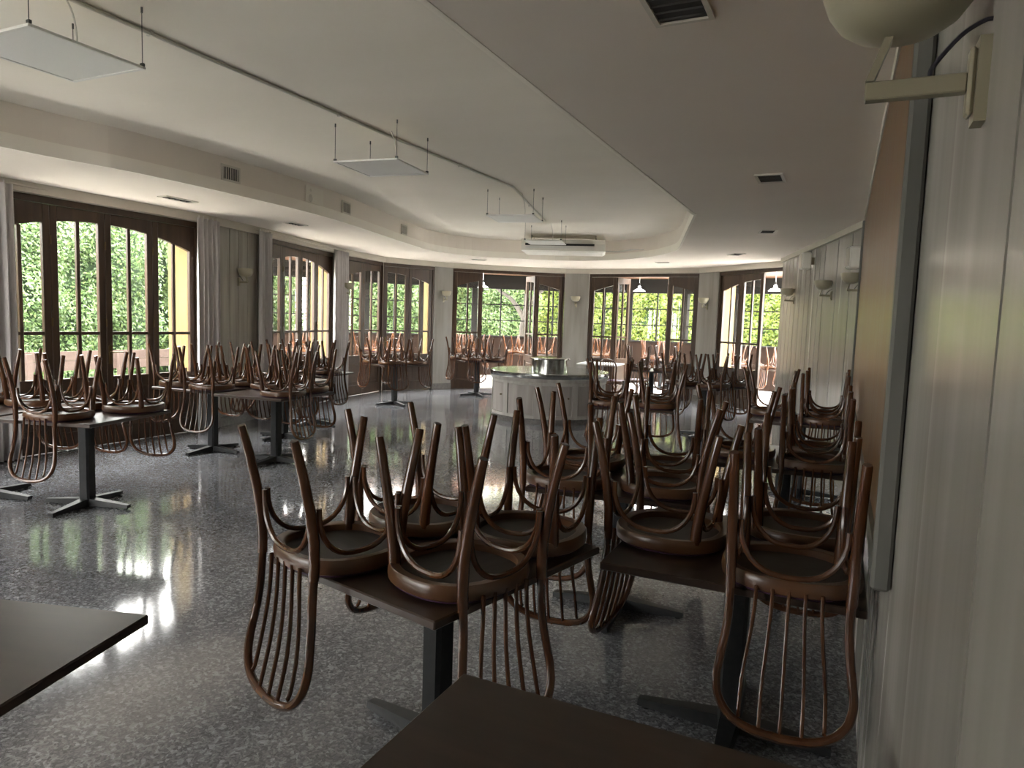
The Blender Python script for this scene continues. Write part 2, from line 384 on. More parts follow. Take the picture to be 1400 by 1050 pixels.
# ------------------------------------------------------------------ right wall: boards, brown panel, crown
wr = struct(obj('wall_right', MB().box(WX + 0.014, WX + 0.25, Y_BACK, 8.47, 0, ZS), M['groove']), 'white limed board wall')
edges = [Y_BACK + i * 0.55 for i in range(9)] + [0.95, 1.50, 2.06, 2.62, 3.18, 3.74, 4.30, 4.86, 5.42, 5.98, 6.54, 7.10, 7.66, 8.06, 8.47]
edges = sorted(e for e in edges if e < 0.7 or e >= 0.95)
for a, b in zip(edges, edges[1:]):
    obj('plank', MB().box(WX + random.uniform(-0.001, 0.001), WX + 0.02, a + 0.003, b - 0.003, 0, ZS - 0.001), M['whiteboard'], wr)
FA, FB = (0.22, 8.62), (-1.02, 13.20)
wf = struct(obj('wall_right_far', MB().prism(quad(FB, FA, 0.014, 0.25), 0, ZS), M['groove']), 'far angled run of white limed boards')
A, t, n, L = seg_frame(FB, FA)
ss = [0.0, 0.122, 0.235, 0.376, 0.493, 0.599, 0.730, 0.856, 0.978, 1.0]
for s0, s1 in zip(ss, ss[1:]):
    k = 2 if (s1 - s0) * L > 0.45 and s0 < 0.5 else 1
    for j in range(k):
        u0 = s0 + (s1 - s0) * j / k; u1 = s0 + (s1 - s0) * (j + 1) / k
        p = A + t * (u0 * L + 0.011); q = A + t * (u1 * L - 0.011)
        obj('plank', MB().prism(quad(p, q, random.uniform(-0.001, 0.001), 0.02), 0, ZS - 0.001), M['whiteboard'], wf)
struct(obj('wall_right_corner', MB().prism([(WX, 8.45), (0.22, 8.62), (0.5, 8.6), (0.45, 8.4)], 0, ZS), M['pillar']))
struct(obj('wall_right_end', MB().prism([(-1.02, 13.20), (-0.97, 13.63), (-0.6, 13.7), (-0.7, 13.1)], 0, ZS), M['pillar']))
crown = MB().box(WX - 0.03, WX - 0.001, Y_BACK, 8.47, 2.775, ZS - 0.001)
crown.prism(quad(FB, FA, -0.04, -0.001), 2.775, ZS - 0.001)
struct(obj('trim_4', crown, M['cornice']), 'pale crown moulding along the panelled wall')

wp = thing('wall_panel', 'long brown wood panel in a grey frame on the white board wall', 'panel', (WX, 5.1, 0.93))
y0, y1 = 2.00 - 5.1, 8.36 - 5.1
k = 5
for i in range(k):
    a = y0 + 0.06 + (y1 - y0 - 0.12) * i / k; b = y0 + 0.06 + (y1 - y0 - 0.12) * (i + 1) / k
    obj('board', MB().box(-0.022, -0.002, a + 0.001, b - 0.001, 0.05, 1.84), M['panelwood'], wp)
obj('frame_stile', MB().cbox(-0.048, -0.002, y0, y0 + 0.062, 0.0, 1.844, 0.008), M['greyframe'], wp)
obj('frame_stile', MB().cbox(-0.044, -0.002, y1 - 0.062, y1, 0.0, 1.844, 0.008), M['greyframe'], wp)
obj('frame_rail', MB().cbox(-0.044, -0.002, y0 + 0.063, y1 - 0.063, 0.0, 0.049, 0.008), M['greyframe'], wp)

# ------------------------------------------------------------------ glazed folding doors
LEAF_CACHE = {}
def arch(s):            # height of the glass head, s from the middle of a four-leaf bay of 2.52 m
    R = 3.75; return 2.545 - (R - sqrt(R * R - s * s))
def leaf_meshes(i, w):
    key = (i, round(w, 3))
    if key in LEAF_CACHE: return LEAF_CACHE[key]
    sc = 2.52 / (4 * w) if w > 0.3 else 1.0
    def az(x): return arch(((i - 2) * w + x) * sc)
    st, mu, T = 0.078, 0.040, 0.026
    z_top = 2.665
    parts = []
    parts.append(('stile', MB().cbox(0.002, st, -T, T, 0.004, z_top, 0.005)))
    parts.append(('stile', MB().cbox(w - st, w - 0.002, -T, T, 0.004, z_top, 0.005)))
    x0, x1 = st + 0.0005, w - st - 0.0005; N = 10
    xs = [x0 + (x1 - x0) * k / N for k in range(N + 1)]
    parts.append(('top_rail', MB().xzprism([(x, az(x)) for x in xs] + [(x1, z_top), (x0, z_top)], -T, T)))
    parts.append(('lock_rail', MB().cbox(x0, x1, -T, T, 0.66, 0.80, 0.005)))
    parts.append(('bottom_rail', MB().cbox(x0, x1, -T, T, 0.004, 0.20, 0.005)))
    pn = MB().box(x0, x1, -0.008, 0.008, 0.2005, 0.6595); pn.cbox(x0 + 0.05, x1 - 0.05, -0.017, 0.017, 0.25, 0.61, 0.012)
    parts.append(('door_panel', pn))
    xm = w / 2; zm = 1.30
    parts.append(('mullion', MB().cbox(xm - mu / 2, xm + mu / 2, -0.019, 0.019, 0.8005, min(az(xm - mu / 2), az(xm + mu / 2)) + 0.004, 0.004)))
    parts.append(('glazing_bar', MB().box(x0, xm - mu / 2 - 0.0005, -0.017, 0.017, zm - 0.018, zm + 0.018)))
    parts.append(('glazing_bar', MB().box(xm + mu / 2 + 0.0005, x1, -0.017, 0.017, zm - 0.018, zm + 0.018)))
    for (a, b) in ((x0, xm - mu / 2 - 0.0005), (xm + mu / 2 + 0.0005, x1)):
        parts.append(('pane', MB().add([(a, 0, 0.8005), (b, 0, 0.8005), (b, 0, zm - 0.0185), (a, 0, zm - 0.0185)], [(0, 1, 2, 3)])))
        xs = [a + (b - a) * k / 6 for k in range(7)]
        parts.append(('pane', MB().add([(a, 0, zm + 0.0185), (b, 0, zm + 0.0185)] + [(x, 0, az(x)) for x in reversed(xs)], [tuple(range(9))])))
    hb = MB()
    for z in (0.35, 1.42, 2.30): hb.tube([(0.0, -T - 0.006, z - 0.045), (0.0, -T - 0.006, z + 0.045)], 0.009, 6)
    parts.append(('hinge', hb))
    out = [(nm, mb.mesh('door_' + nm)) for nm, mb in parts]
    for nm, me in out: me.materials.append(M['glass'] if nm == 'pane' else M['brass'] if nm == 'hinge' else M['doorwood'])
    LEAF_CACHE[key] = out; return out
hd = MB(); hd.cbox(-0.022, 0.022, -0.008, 0.0, -0.11, 0.11, 0.003); hd.tube([(0, 0, 0.03), (0, -0.05, 0.03), (0.02, -0.055, 0.03), (0.13, -0.055, 0.032)], 0.009, 8)
HANDLE = hd.mesh('door_handle', True); HANDLE.materials.append(M['brass'])
def leaf(win, i, w, base, ang, handle=None):
    e = link('door_leaf', None, None, win, (*base, 0), ang)
    for nm, me in leaf_meshes(i, w): link(nm, me, None, e)
    if handle is not None: link('handle', HANDLE, None, e, (handle, -0.027, 1.05))
    return e
def bay(k, label, opened=(), handle=()):
    P = BAYS[k]; mid = P[0]
    win = struct(link('window_%d' % k, None), label)
    win.location = (*P[0], 0); win['kind'] = 'structure'
    o0 = Vector(P[0])
    fr = MB()
    segs = list(zip(P, P[1:])); n_per = 4 // len(segs)
    if k == 6: n_per = 3
    jm = 0.035; idx = 0
    for si, (a, b) in enumerate(segs):
        A, t, n, L = seg_frame(a, b)
        def rel(s, d): q = A + t * s + n * d - o0; return (q.x, q.y)
        ha = jm if si == 0 else 0.03; hb_ = jm if si == len(segs) - 1 else 0.03
        fr.prism([rel(0.0, 0.02), rel(L, 0.02), rel(L, 0.118), rel(0, 0.118)], 2.67, ZHEAD - 0.001)     # head
        fr.prism([rel(0.0, 0.02), rel(ha, 0.02), rel(ha, 0.118), rel(0, 0.118)], 0, 2.669)
        fr.prism([rel(L - hb_, 0.02), rel(L, 0.02), rel(L, 0.118), rel(L - hb_, 0.118)], 0, 2.669)
        w = (L - ha - hb_) / n_per; ang = atan2(t.y, t.x)
        for j in range(n_per):
            s = ha + j * w
            i = idx
            if i in opened:
                d = opened[i]           # hinge side, angle
                if d[0] == 'L':
                    q = A + t * s + n * 0.075 - o0; leaf(win, i, w, q, ang + radians(d[1]))
                else:
                    a2 = ang - radians(d[1]); q = A + t * (s + w) + n * 0.075 - o0 - Vector((cos(a2), sin(a2))) * w; leaf(win, i, w, q, a2)
            else:
                q = A + t * s + n * 0.07 - o0; leaf(win, i, w, q, ang, 0.04 if i in handle else None)
            idx += 1
    obj('door_frame', fr, M['doorwood'], win)
    # light portal that only guides sampling of the sky through this opening
    for a, b in segs:
        A, t, n, L = seg_frame(a, b)
        ld = bpy.data.lights.new('window_portal', 'AREA'); ld.shape = 'RECTANGLE'; ld.size = L; ld.size_y = 1.9; ld.cycles.is_portal = True
        lo = bpy.data.objects.new('window_portal', ld); COL.objects.link(lo)
        c = A + t * (L / 2) + n * 0.5; lo.location = (c.x, c.y, 1.7)
        lo.rotation_euler = Vector((-n.x, -n.y, 0)).to_track_quat('-Z', 'Y').to_euler()
bay(1, 'four dark wood folding glazed doors with arched panes facing the hedge', handle=(2,))
bay(2, 'dark wood folding glazed doors between two grey curtains', handle=(2,))
bay(3, 'dark wood folding glazed doors bent round the curve, all closed', handle=(2,))
bay(4, 'dark wood doorway with middle leaves folded open, tree behind', {1: ('L', 84), 2: ('R', 84)}, handle=())
bay(5, 'dark wood doorway open onto the veranda between two pale pillars', {1: ('L', 84), 2: ('R', 70)}, handle=())
bay(6, 'dark wood glazed doors beside the white board wall, one leaf open', {2: ('R', 80)}, handle=())
for k_ in (7, 8, 9): bay(k_, 'unseen folding glazed doors')  # the last one is an added opening that lets in extra light

# ------------------------------------------------------------------ curtains
def curtain(a, b, label, z1=2.79):
    A, t, n, L = seg_frame(a, b)
    K = max(8, int(L / 0.012)); vs = []; fs = []
    rows = [0.012, 0.6, 1.3, 2.1, 2.6, z1]
    ph = random.uniform(0, 6)
    for z in rows:
        f = 1.0 if z < 2.5 else 0.75
        for k in range(K + 1):
            s = L * k / K
            d = -0.09 + f * (0.030 * sin(2 * pi * s / 0.085 + ph) + 0.012 * sin(2 * pi * s / 0.19 + 1.3 * ph + z * 0.4))
            q = A + t * s + n * d; vs.append((q.x, q.y, z))
    for r in range(len(rows) - 1):
        for k in range(K): fs.append((r * (K + 1) + k, r * (K + 1) + k + 1, (r + 1) * (K + 1) + k + 1, (r + 1) * (K + 1) + k))
    o = Vector((A.x, A.y, 0))
    e = thing('curtain', label, 'curtain', (A.x, A.y, 0), group='grey window curtains')
    c = obj('cloth', MB().add([(v[0] - A.x, v[1] - A.y, v[2]) for v in vs], fs), M['curtain'], e, True)
    sm = c.modifiers.new('thickness', 'SOLIDIFY'); sm.thickness = 0.004
    hk = MB()
    for k in range(5):
        q = t * (L * (k + 0.5) / 5) - n * 0.085; hk.tube([(q.x, q.y, z1 - 0.01), (q.x, q.y, z1 + 0.03)], 0.006, 6)
    obj('hook', hk, M['whitemetal'], e)
    return e
curtain((-7.66, 3.50), (-7.66, 4.24), 'grey curtain at the near end of the window facing the hedge')
curtain((-7.66, 6.43), (-7.72, 6.84), 'grey curtain between hedge window and grey board wall')
curtain((-7.90, 7.72), (-7.98, 8.06), 'grey curtain between grey board wall and the oblique window')
curtain((-8.57, 10.22), (-8.68, 10.72), 'grey curtain between oblique window and the curved window')

# ------------------------------------------------------------------ tables
def table_meshes(w, d):
    top = MB().cbox(-w / 2, w / 2, -d / 2, d / 2, 0.722, 0.75, 0.004)
    post = MB(); h, c = 0.046, 0.014
    post.prism([(-h + c, -h), (h - c, -h), (h, -h + c), (h, h - c), (h - c, h), (-h + c, h), (-h, h - c), (-h, -h + c)], 0.05, 0.708)
    plate = MB().cbox(-0.17, 0.17, -0.17, 0.17, 0.708, 0.7215, 0.003)
    arm = MB(); l0, l1 = 0.04, 0.37
    arm.add([(l0, -0.040, 0.012), (l0, 0.040, 0.012), (l1, 0.024, 0.012), (l1, -0.024, 0.012),
             (l0, -0.034, 0.068), (l0, 0.034, 0.068), (l1, 0.019, 0.038), (l1, -0.019, 0.038)],
            [(0, 1, 2, 3), (4, 7, 6, 5), (0, 4, 5, 1), (1, 5, 6, 2), (2, 6, 7, 3), (3, 7, 4, 0)])
    arm.tube([(l1 - 0.03, 0, 0), (l1 - 0.03, 0, 0.013)], 0.017, 8)
    return top.mesh('table_top'), post.mesh('table_post'), plate.mesh('table_plate'), arm.mesh('table_foot')
TBL = {}
def table(center, rot, label, w=0.85, d=0.90, group='dark brown pedestal tables', topmat=None, dz=0.0):
    key = (w, d, topmat)
    if key not in TBL:
        TBL[key] = table_meshes(w, d)
        TBL[key][0].materials.append(M[topmat or 'table'])
        for me in TBL[key][1:]: me.materials.append(M['black'])
    tp, po, pl, ar = TBL[key]
    e = thing('pedestal_table', label, 'table', (*center, dz), radians(rot), group)
    link('table_top', tp, None, e); link('post', po, None, e); link('mounting_plate', pl, None, e)
    for k in range(4): link('foot', ar, None, e, (0, 0, 0), k * pi / 2)
    return e

# ------------------------------------------------------------------ bentwood chair, built upside down: origin on the table under the seat centre, back towards -y
def seat_r(a, grow=0.0):
    # rounded seat outline, a bit flatter at the back and wider at the front
    x, y = cos(a), sin(a); n = 2.35
    r = 1.0 / ((abs(x) / 0.222) ** n + (abs(y) / (0.224 if y > 0 else 0.204)) ** n) ** (1 / n)
    return r + grow
def chair_meshes():
    parts = []
    N = 40
    # seat rim: profile of (radial growth, z)
    prof = [(-0.030, 0.060), (-0.004, 0.062), (0.0, 0.056), (0.003, 0.036), (0.0, 0.016), (-0.008, 0.010), (-0.036, 0.012), (-0.036, 0.058), (-0.030, 0.060)]
    vs = []; fs = []
    for g, z in prof:
        for k in range(N):
            a = 2 * pi * k / N; r = seat_r(a, g); vs.append((r * cos(a), r * sin(a), z))
    for i in range(len(prof) - 1):
        for k in range(N): fs.append((i * N + k, (i + 1) * N + k, (i + 1) * N + (k + 1) % N, i * N + (k + 1) % N))
    parts.append(('seat_rim', MB().add(vs, fs), 'chairrim'))
    bd = MB(); vs = [(seat_r(2 * pi * k / N, -0.034) * cos(2 * pi * k / N), seat_r(2 * pi * k / N, -0.034) * sin(2 * pi * k / N), z) for z in (0.022, 0.034) for k in range(N)]
    bd.add(vs, [tuple(range(N - 1, -1, -1)), tuple(range(N, 2 * N))]); parts.append(('seat_board', bd, 'board'))
    cu = MB(); pr = [(-0.040, 0.016), (-0.014, 0.013), (-0.008, 0.007), (-0.020, 0.0005)]
    vs = [(seat_r(2 * pi * k / N, g) * cos(2 * pi * k / N), seat_r(2 * pi * k / N, g) * sin(2 * pi * k / N), z) for g, z in pr for k in range(N)]
    fs = [(i * N + k, (i + 1) * N + k, (i + 1) * N + (k + 1) % N, i * N + (k + 1) % N) for i in range(3) for k in range(N)]
    fs.append(tuple(range(4 * N - 1, 3 * N - 1, -1))); cu.add(vs, fs); parts.append(('seat_cushion', cu, 'cushion'))
    # legs
    for sx in (-1, 1):
        p = [(sx * 0.160, 0.142, 0.036), (sx * 0.161, 0.146, 0.10), (sx * 0.165, 0.161, 0.20), (sx * 0.170, 0.186, 0.33), (sx * 0.176, 0.212, 0.457), (sx * 0.1762, 0.213, 0.462)]
        parts.append(('leg', MB().tube(p, [0.0215, 0.0210, 0.0195, 0.0172, 0.0150, 0.0135], 10), 'chair'))
    for sx in (-1, 1):
        p = [(sx * 0.178, -0.196, 0.012), (sx * 0.180, -0.194, 0.06), (sx * 0.181, -0.197, 0.14), (sx * 0.182, -0.212, 0.24), (sx * 0.183, -0.238, 0.36), (sx * 0.185, -0.266, 0.462), (sx * 0.185, -0.2675, 0.467)]
        parts.append(('leg', MB().tube(p, [0.0175, 0.0178, 0.0182, 0.0176, 0.0165, 0.0150, 0.0135], 10), 'chair'))
    # bent back hoop
    half = catmull([(0.178, -0.196, 0.012), (0.178, -0.200, -0.06), (0.184, -0.206, -0.14), (0.195, -0.217, -0.22), (0.202, -0.229, -0.285),
                    (0.189, -0.243, -0.345), (0.148, -0.255, -0.392), (0.082, -0.262, -0.416), (0.0, -0.264, -0.423)], 4)
    full = half + [(-x, y, z) for x, y, z in reversed(half[:-1])]
    parts.append(('back_hoop', MB().tube(full, 0.0145, 9, False), 'chair'))
    # spindles
    for i in range(5):
        u = (i - 2) / 2.0
        x0, x1 = u * 0.098, u * 0.126
        ze = -0.421 + 0.040 * u * u
        p = catmull([(x0, -0.200, 0.030), (x0 * 1.02, -0.203, -0.05), (x0 * 1.12, -0.209, -0.15), (x1 * 0.98, -0.225, -0.27), (x1, -0.247, -0.365), (x1, -0.259, ze)], 2)
        parts.append(('spindle', MB().tube(p, 0.0078, 7, False, (1.0, 0.8)), 'chair'))
    # four bent braces between neighbouring legs
    L = {'fl': (-0.164, 0.156), 'fr': (0.164, 0.156), 'rl': (-0.181, -0.202), 'rr': (0.181, -0.202)}
    for a, b in (('fl', 'fr'), ('rl', 'rr'), ('fl', 'rl'), ('fr', 'rr')):
        pa, pb = Vector(L[a]), Vector(L[b]); m_ = (pa + pb) / 2; d = (pb - pa); hl = d.length / 2 - 0.024; d.normalize()
        inn = -m_.normalized() * 0.004
        pts = []
        K = 18
        for k in range(K + 1):
            th = pi * k / K
            u = -cos(th); z = 0.225 - 0.154 * (max(0.0, 1 - abs(u) ** 2.6)) ** (1 / 2.0)
            q = m_ + d * (u * hl) + inn; pts.append((q.x, q.y, z))
        pts = [(pts[0][0], pts[0][1], 0.240)] + pts + [(pts[-1][0], pts[-1][1], 0.240)]
        parts.append(('leg_brace', MB().tube(pts, 0.0095, 8), 'chair'))
    out = []
    for nm, mb, mt in parts:
        me = mb.mesh('chair_' + nm, nm not in ('seat_board',)); me.materials.append(M[mt]); out.append((nm, me))
    return out
CHAIR = chair_meshes()
def chair(x, y, z, heading, label, group, upright=False, tilt=0.0):
    # heading: world direction (degrees) in which the back lies
    e = thing('bentwood_chair', label, 'chair', (x, y, z), radians(heading + 90), group)
    if upright:
        e.rotation_mode = 'XYZ'; e.rotation_euler = (radians(180 + tilt), 0, radians(heading - 90)); e.location.z = z
    for nm, me in CHAIR: link(nm, me, None, e)
    return e

GROUPC = 'chairs upturned on the tables'
def clear_edge(lx, ly, h, w, d):
    # slide the chair outwards until both sides of its back hang clear of the table edge
    ch, sh = cos(radians(h)), sin(radians(h))
    ax = (1 if ch > 0 else -1, 0) if abs(ch) > abs(sh) else (0, 1 if sh > 0 else -1)
    half = (w if ax[0] else d) / 2 + 0.020
    m_ = min((lx + ch * 0.199 - sh * q) * ax[0] + (ly + sh * 0.199 + ch * q) * ax[1] for q in (-0.18, 0.18))
    k = max(0.0, half - m_)
    return lx + ax[0] * k, ly + ax[1] * k
def put(center, rot, where, items, w=0.85, d=0.90):
    # items: local x, local y, local heading; hang text
    r = radians(rot)
    for lx, ly, h, txt in items:
        lx, ly = clear_edge(lx, ly, h, w, d)
        x = center[0] + lx * cos(r) - ly * sin(r); y = center[1] + lx * sin(r) + ly * cos(r)
        chair(x, y, 0.75, rot + h, 'upturned bentwood chair on %s, back %s' % (where, txt), GROUPC)
WIN, WAL, VER, BAR = 'towards the curtains', 'towards the board wall', 'towards the veranda', 'towards the bare tables'

TF = table((-0.345, 0.965), 0, 'bare dark brown table standing against the white board wall')
TG = table((-1.975, 0.72), 16.5, 'bare dark brown table standing alone, turned at an angle')
cA = (-1.28, 2.15); table(cA, -12.7, 'table with four upturned chairs standing askew beside the bare wall table', 0.82, 0.90)
put(cA, -12.7, 'the askew table', [(-0.215, -0.28, -97, BAR), (0.245, -0.16, -4, WAL), (-0.285, 0.20, 183, WIN), (0.165, 0.31, 103, VER)], 0.82, 0.90)
cB = (-0.30, 2.785); table(cB, 0, 'table with upturned chairs against the board wall, next to the bare table', 0.86, 0.90)
put(cB, 0, 'the first wall table', [(-0.255, -0.04, 175, WIN), (0.195, -0.28, -87, BAR), (0.205, 0.28, 90, VER)], 0.86, 0.90)
cC = (-1.05, 3.72); table(cC, 6, 'table with upturned chairs standing behind the askew table')
put(cC, 6, 'the table behind the askew one', [(-0.24, -0.27, -94, BAR), (-0.25, 0.23, 176, WIN), (0.255, -0.215, -2, WAL), (0.22, 0.28, 89, VER)])
cD = (-0.29, 4.95); table(cD, 0, 'second table with upturned chairs along the wall, beneath the brown panel', 0.86, 0.92)
put(cD, 0, 'the second wall table', [(0.19, -0.28, -90, BAR), (0.19, 0.28, 91, VER), (-0.28, -0.10, 179, WIN)], 0.86, 0.92)
cE = (-0.30, 7.25); table(cE, 0, 'third table with upturned chairs along the wall, near the panel end', 0.86, 0.92)
put(cE, 0, 'the third wall table', [(0.20, -0.28, -91, BAR), (0.20, 0.28, 89, VER), (-0.28, 0.10, 178, WIN)], 0.86, 0.92)
cH = (-1.98, 7.30); table(cH, 12, 'table with upturned chairs out from the wall, before the round counter')
put(cH, 12, 'the table before the round counter', [(-0.23, -0.28, -90, BAR), (0.26, -0.22, 2, WAL), (0.23, 0.28, 90, VER), (-0.26, 0.22, 180, WIN)])
cK = (-1.75, 10.35); table(cK, -20, 'table with upturned chairs near the angled far boards')
put(cK, -20, 'the table by the angled boards', [(-0.23, -0.28, -90, BAR), (0.26, -0.22, 2, WAL), (0.23, 0.28, 90, VER), (-0.26, 0.22, 180, WIN)])
cI = (-3.25, 13.2); table(cI, 10, 'table with upturned chairs just inside the open veranda doorway')
put(cI, 10, 'the table inside the veranda doorway', [(-0.23, -0.28, -90, BAR), (0.26, -0.22, 2, WAL), (0.23, 0.28, 90, VER), (-0.26, 0.22, 180, WIN)])
# window side
cL1 = (-5.40, 3.52); table(cL1, 15.7, 'table with upturned chairs before the hedge window, standing clear of the others')
put(cL1, 15.7, 'the table before the hedge window', [(0.02, -0.27, -95, BAR), (0.215, 0.28, 93, VER), (-0.25, 0.28, 88, 'near the next table')])
cL0 = (-6.28, 3.28); table(cL0, 15.7, 'table with upturned chairs closest to the hedge window curtain')
put(cL0, 15.7, 'the table by the curtain', [(0.20, 0.28, 94, VER), (-0.22, -0.28, -91, BAR), (-0.27, 0.20, 180, WIN)])
cL2 = (-6.42, 5.66); table(cL2, 3, 'table with upturned chairs by the grey board wall')
put(cL2, 3, 'the grey board wall table', [(0.28, -0.28, -84, BAR), (-0.235, 0.28, 96, VER), (-0.26, -0.20, 184, WIN), (0.23, 0.28, 92, 'towards the oblique window')])
cL3 = (-5.43, 5.62); table(cL3, 5, 'table with upturned chairs beside the grey board table, room side')
put(cL3, 5, 'the room-side grey board table', [(0.245, -0.20, 4, WAL), (0.19, 0.28, 91, VER), (-0.275, 0.28, 92, 'towards the oblique window')])
cL4 = (-6.42, 6.78); table(cL4, 3, 'table with upturned chairs behind the grey board table')
put(cL4, 3, 'the table behind the grey board pair', [(0.25, -0.15, 0, WAL), (-0.19, 0.31, 91, VER), (-0.26, -0.19, 181, WIN)])
cL5 = (-6.95, 7.92); table(cL5, 8, 'table with upturned chairs in front of the oblique window')
put(cL5, 8, 'the table before the oblique window', [(0.25, -0.08, -6, WAL), (-0.16, 0.30, 91, VER), (-0.26, -0.18, 181, WIN)])
cM = (-7.32, 10.52); table(cM, -25, 'table with four upturned chairs before the curved closed window')
put(cM, -25, 'the table before the curved window', [(-0.23, -0.28, -90, BAR), (0.26, -0.22, 2, WAL), (0.23, 0.28, 90, VER), (-0.26, 0.22, 180, WIN)])
cN = (-6.90, 12.90); table(cN, -38, 'table with four upturned chairs before the doorway with the tree')
put(cN, -38, 'the table before the tree doorway', [(-0.23, -0.28, -90, BAR), (0.26, -0.22, 2, WAL), (0.23, 0.28, 90, VER), (-0.26, 0.22, 180, WIN)])
# veranda
for x, y, r, wh in [(-10.95, 12.3, 10, 'outside the curved window'), (-10.3, 14.2, -20, 'outside the bend of the curved window'), (-8.9, 15.9, -40, 'behind the closed leaf of the tree doorway'),
                    (-7.5, 16.9, -30, 'behind the tree doorway opening'), (-5.9, 17.7, -10, 'behind the pillar between the doorways'), (-4.1, 17.5, 8, 'behind the middle doorway opening'),
                    (-2.5, 17.0, 25, 'behind the pillar by the last doors'), (-1.0, 15.9, 40, 'behind the last doors')]:
    table((x, y), r, 'veranda table loaded with upturned chairs, ' + wh, group='tables in the veranda')
    rr = radians(r)
    for lx, ly, h in ((-0.23, -0.28, -90), (0.26, -0.22, 2), (0.23, 0.28, 90), (-0.26, 0.22, 180)):
        lx, ly = clear_edge(lx, ly, h, 0.85, 0.90)
        chair(x + lx * cos(rr) - ly * sin(rr), y + lx * sin(rr) + ly * cos(rr), 0.75, r + h, 'upturned bentwood chair on the veranda table ' + wh, 'upturned chairs in the veranda ' + wh)
# white service table with two chairs behind the counter
tw = table((-4.65, 14.35), 5, 'white topped table behind the round counter', 0.85, 0.90, None, 'whitetop')
chair(-4.15, 13.75, 0.46, 250, 'bentwood chair standing upright on the floor beside the white table', 'upright chairs', upright=True)
chair(-3.85, 14.35, 0.46, 330, 'bentwood chair standing upright on the floor, beyond the white table', 'upright chairs', upright=True)

# ------------------------------------------------------------------ round counter
CC = (-4.40, 10.81); R0 = 0.955
ct = thing('round_counter', 'round white limed counter with a steel top in mid room', 'counter', (*CC, 0))
obj('plinth', MB().lathe([(R0 - 0.3, 0), (R0 + 0.004, 0), (R0 + 0.004, 0.085), (R0 - 0.3, 0.085)], 64), M['stone'], ct)
obj('body', MB().lathe([(R0 - 0.25, 0.0855), (R0 - 0.02, 0.0855), (R0 - 0.02, 0.70), (R0 - 0.25, 0.70)], 64), M['counterwood'], ct)
NP = 10; seg = 2 * pi / NP; off = radians(-78)
def arcblock(r0, r1, a0, a1, z0, z1, n=8):
    mb = MB(); vs = []
    for k in range(n + 1):
        a = a0 + (a1 - a0) * k / n
        for r, z in ((r0, z0), (r1, z0), (r1, z1), (r0, z1)): vs.append((r * cos(a), r * sin(a), z))
    fs = [(k * 4 + j, (k + 1) * 4 + j, (k + 1) * 4 + (j + 1) % 4, k * 4 + (j + 1) % 4) for k in range(n) for j in range(4)]
    fs += [(0, 1, 2, 3), (4 * n + 3, 4 * n + 2, 4 * n + 1, 4 * n)]
    return mb.add(vs, fs)
for i in range(NP):
    a = off + i * seg
    obj('stile', arcblock(R0 - 0.0195, R0, a - 0.052, a + 0.052, 0.086, 0.655, 3), M['counterwood'], ct)
    obj('rail', arcblock(R0 - 0.0195, R0, a + 0.0535, a + seg - 0.0535, 0.086, 0.135), M['counterwood'], ct)
    obj('rail', arcblock(R0 - 0.0195, R0, a + 0.0535, a + seg - 0.0535, 0.615, 0.655), M['counterwood'], ct)
    pn = obj('panel', arcblock(R0 - 0.0195, R0 - 0.010, a + 0.062, a + seg - 0.062, 0.145, 0.605), M['counterpanel'], ct)
    if i % 2 == 0:
        kb = a + seg - 0.12; obj('knob', MB().tube([((R0 - 0.01) * cos(kb), (R0 - 0.01) * sin(kb), 0.42), ((R0 + 0.02) * cos(kb), (R0 + 0.02) * sin(kb), 0.42)], 0.012, 8), M['brass'], pn)
obj('moulding', MB().lathe([(R0 - 0.1, 0.656), (R0 + 0.010, 0.656), (R0 + 0.024, 0.675), (R0 + 0.030, 0.715), (R0 - 0.1, 0.715)], 64), M['counterwood'], ct, True)
obj('steel_top', MB().lathe([(R0 - 0.1, 0.7155), (R0 + 0.036, 0.7155), (R0 + 0.040, 0.722), (R0 + 0.040, 0.788), (R0 + 0.034, 0.795), (0.0001, 0.795)], 64), M['steel'], ct, True)
obj('steel_drum', MB().lathe([(0.30, 0.7955), (0.30, 0.978), (0.335, 0.982), (0.338, 0.998), (0.33, 1.002), (0.0001, 1.0)], 48), M['steel'], ct, True)

# ------------------------------------------------------------------ ceiling fittings
def panel_light(cx, cy, rot, label, z=2.895):
    e = thing('panel_light', label, 'ceiling light', (cx, cy, z), radians(rot), 'suspended panel lights')
    h = 0.305
    fr = MB()
    for x0, x1, y0, y1 in ((-h, h, -h, -h + 0.022), (-h, h, h - 0.022, h), (-h, -h + 0.022, -h + 0.0222, h - 0.0222), (h - 0.022, h, -h + 0.0222, h - 0.0222)):
        fr.cbox(x0, x1, y0, y1, 0, 0.014, 0.002)
    obj('frame', fr, M['whitemetal'], e)
    obj('diffuser', MB().box(-h + 0.0222, h - 0.0222, -h + 0.0222, h - 0.0222, 0.003, 0.012), M['diffuser'], e)
    for sx in (-1, 1):
        for sy in (-1, 1):
            x, y = sx * (h - 0.012), sy * (h - 0.012)
            w = MB().tube([(x, y, 0.0145), (x, y, ZC - z - 0.001)], 0.0022, 5); w.cbox(x - 0.012, x + 0.012, y - 0.008, y + 0.008, 0.0145, 0.032, 0.002)
            w.tube([(x, y, ZC - z - 0.03), (x, y, ZC - z - 0.001)], 0.006, 6)
            obj('suspension_wire', w, M['wire'], e)
    obj('supply_cable', MB().tube(catmull([(0.10, 0.05, 0.0145), (0.115, 0.05, 0.10), (0.10, 0.04, 0.22), (0.08, 0.0, ZC - z - 0.004)], 4), 0.005, 6), M['conduit'], e)
    return e
panel_light(-3.83, 2.37, 0, 'suspended square light panel nearest the bare tables, seen largest')
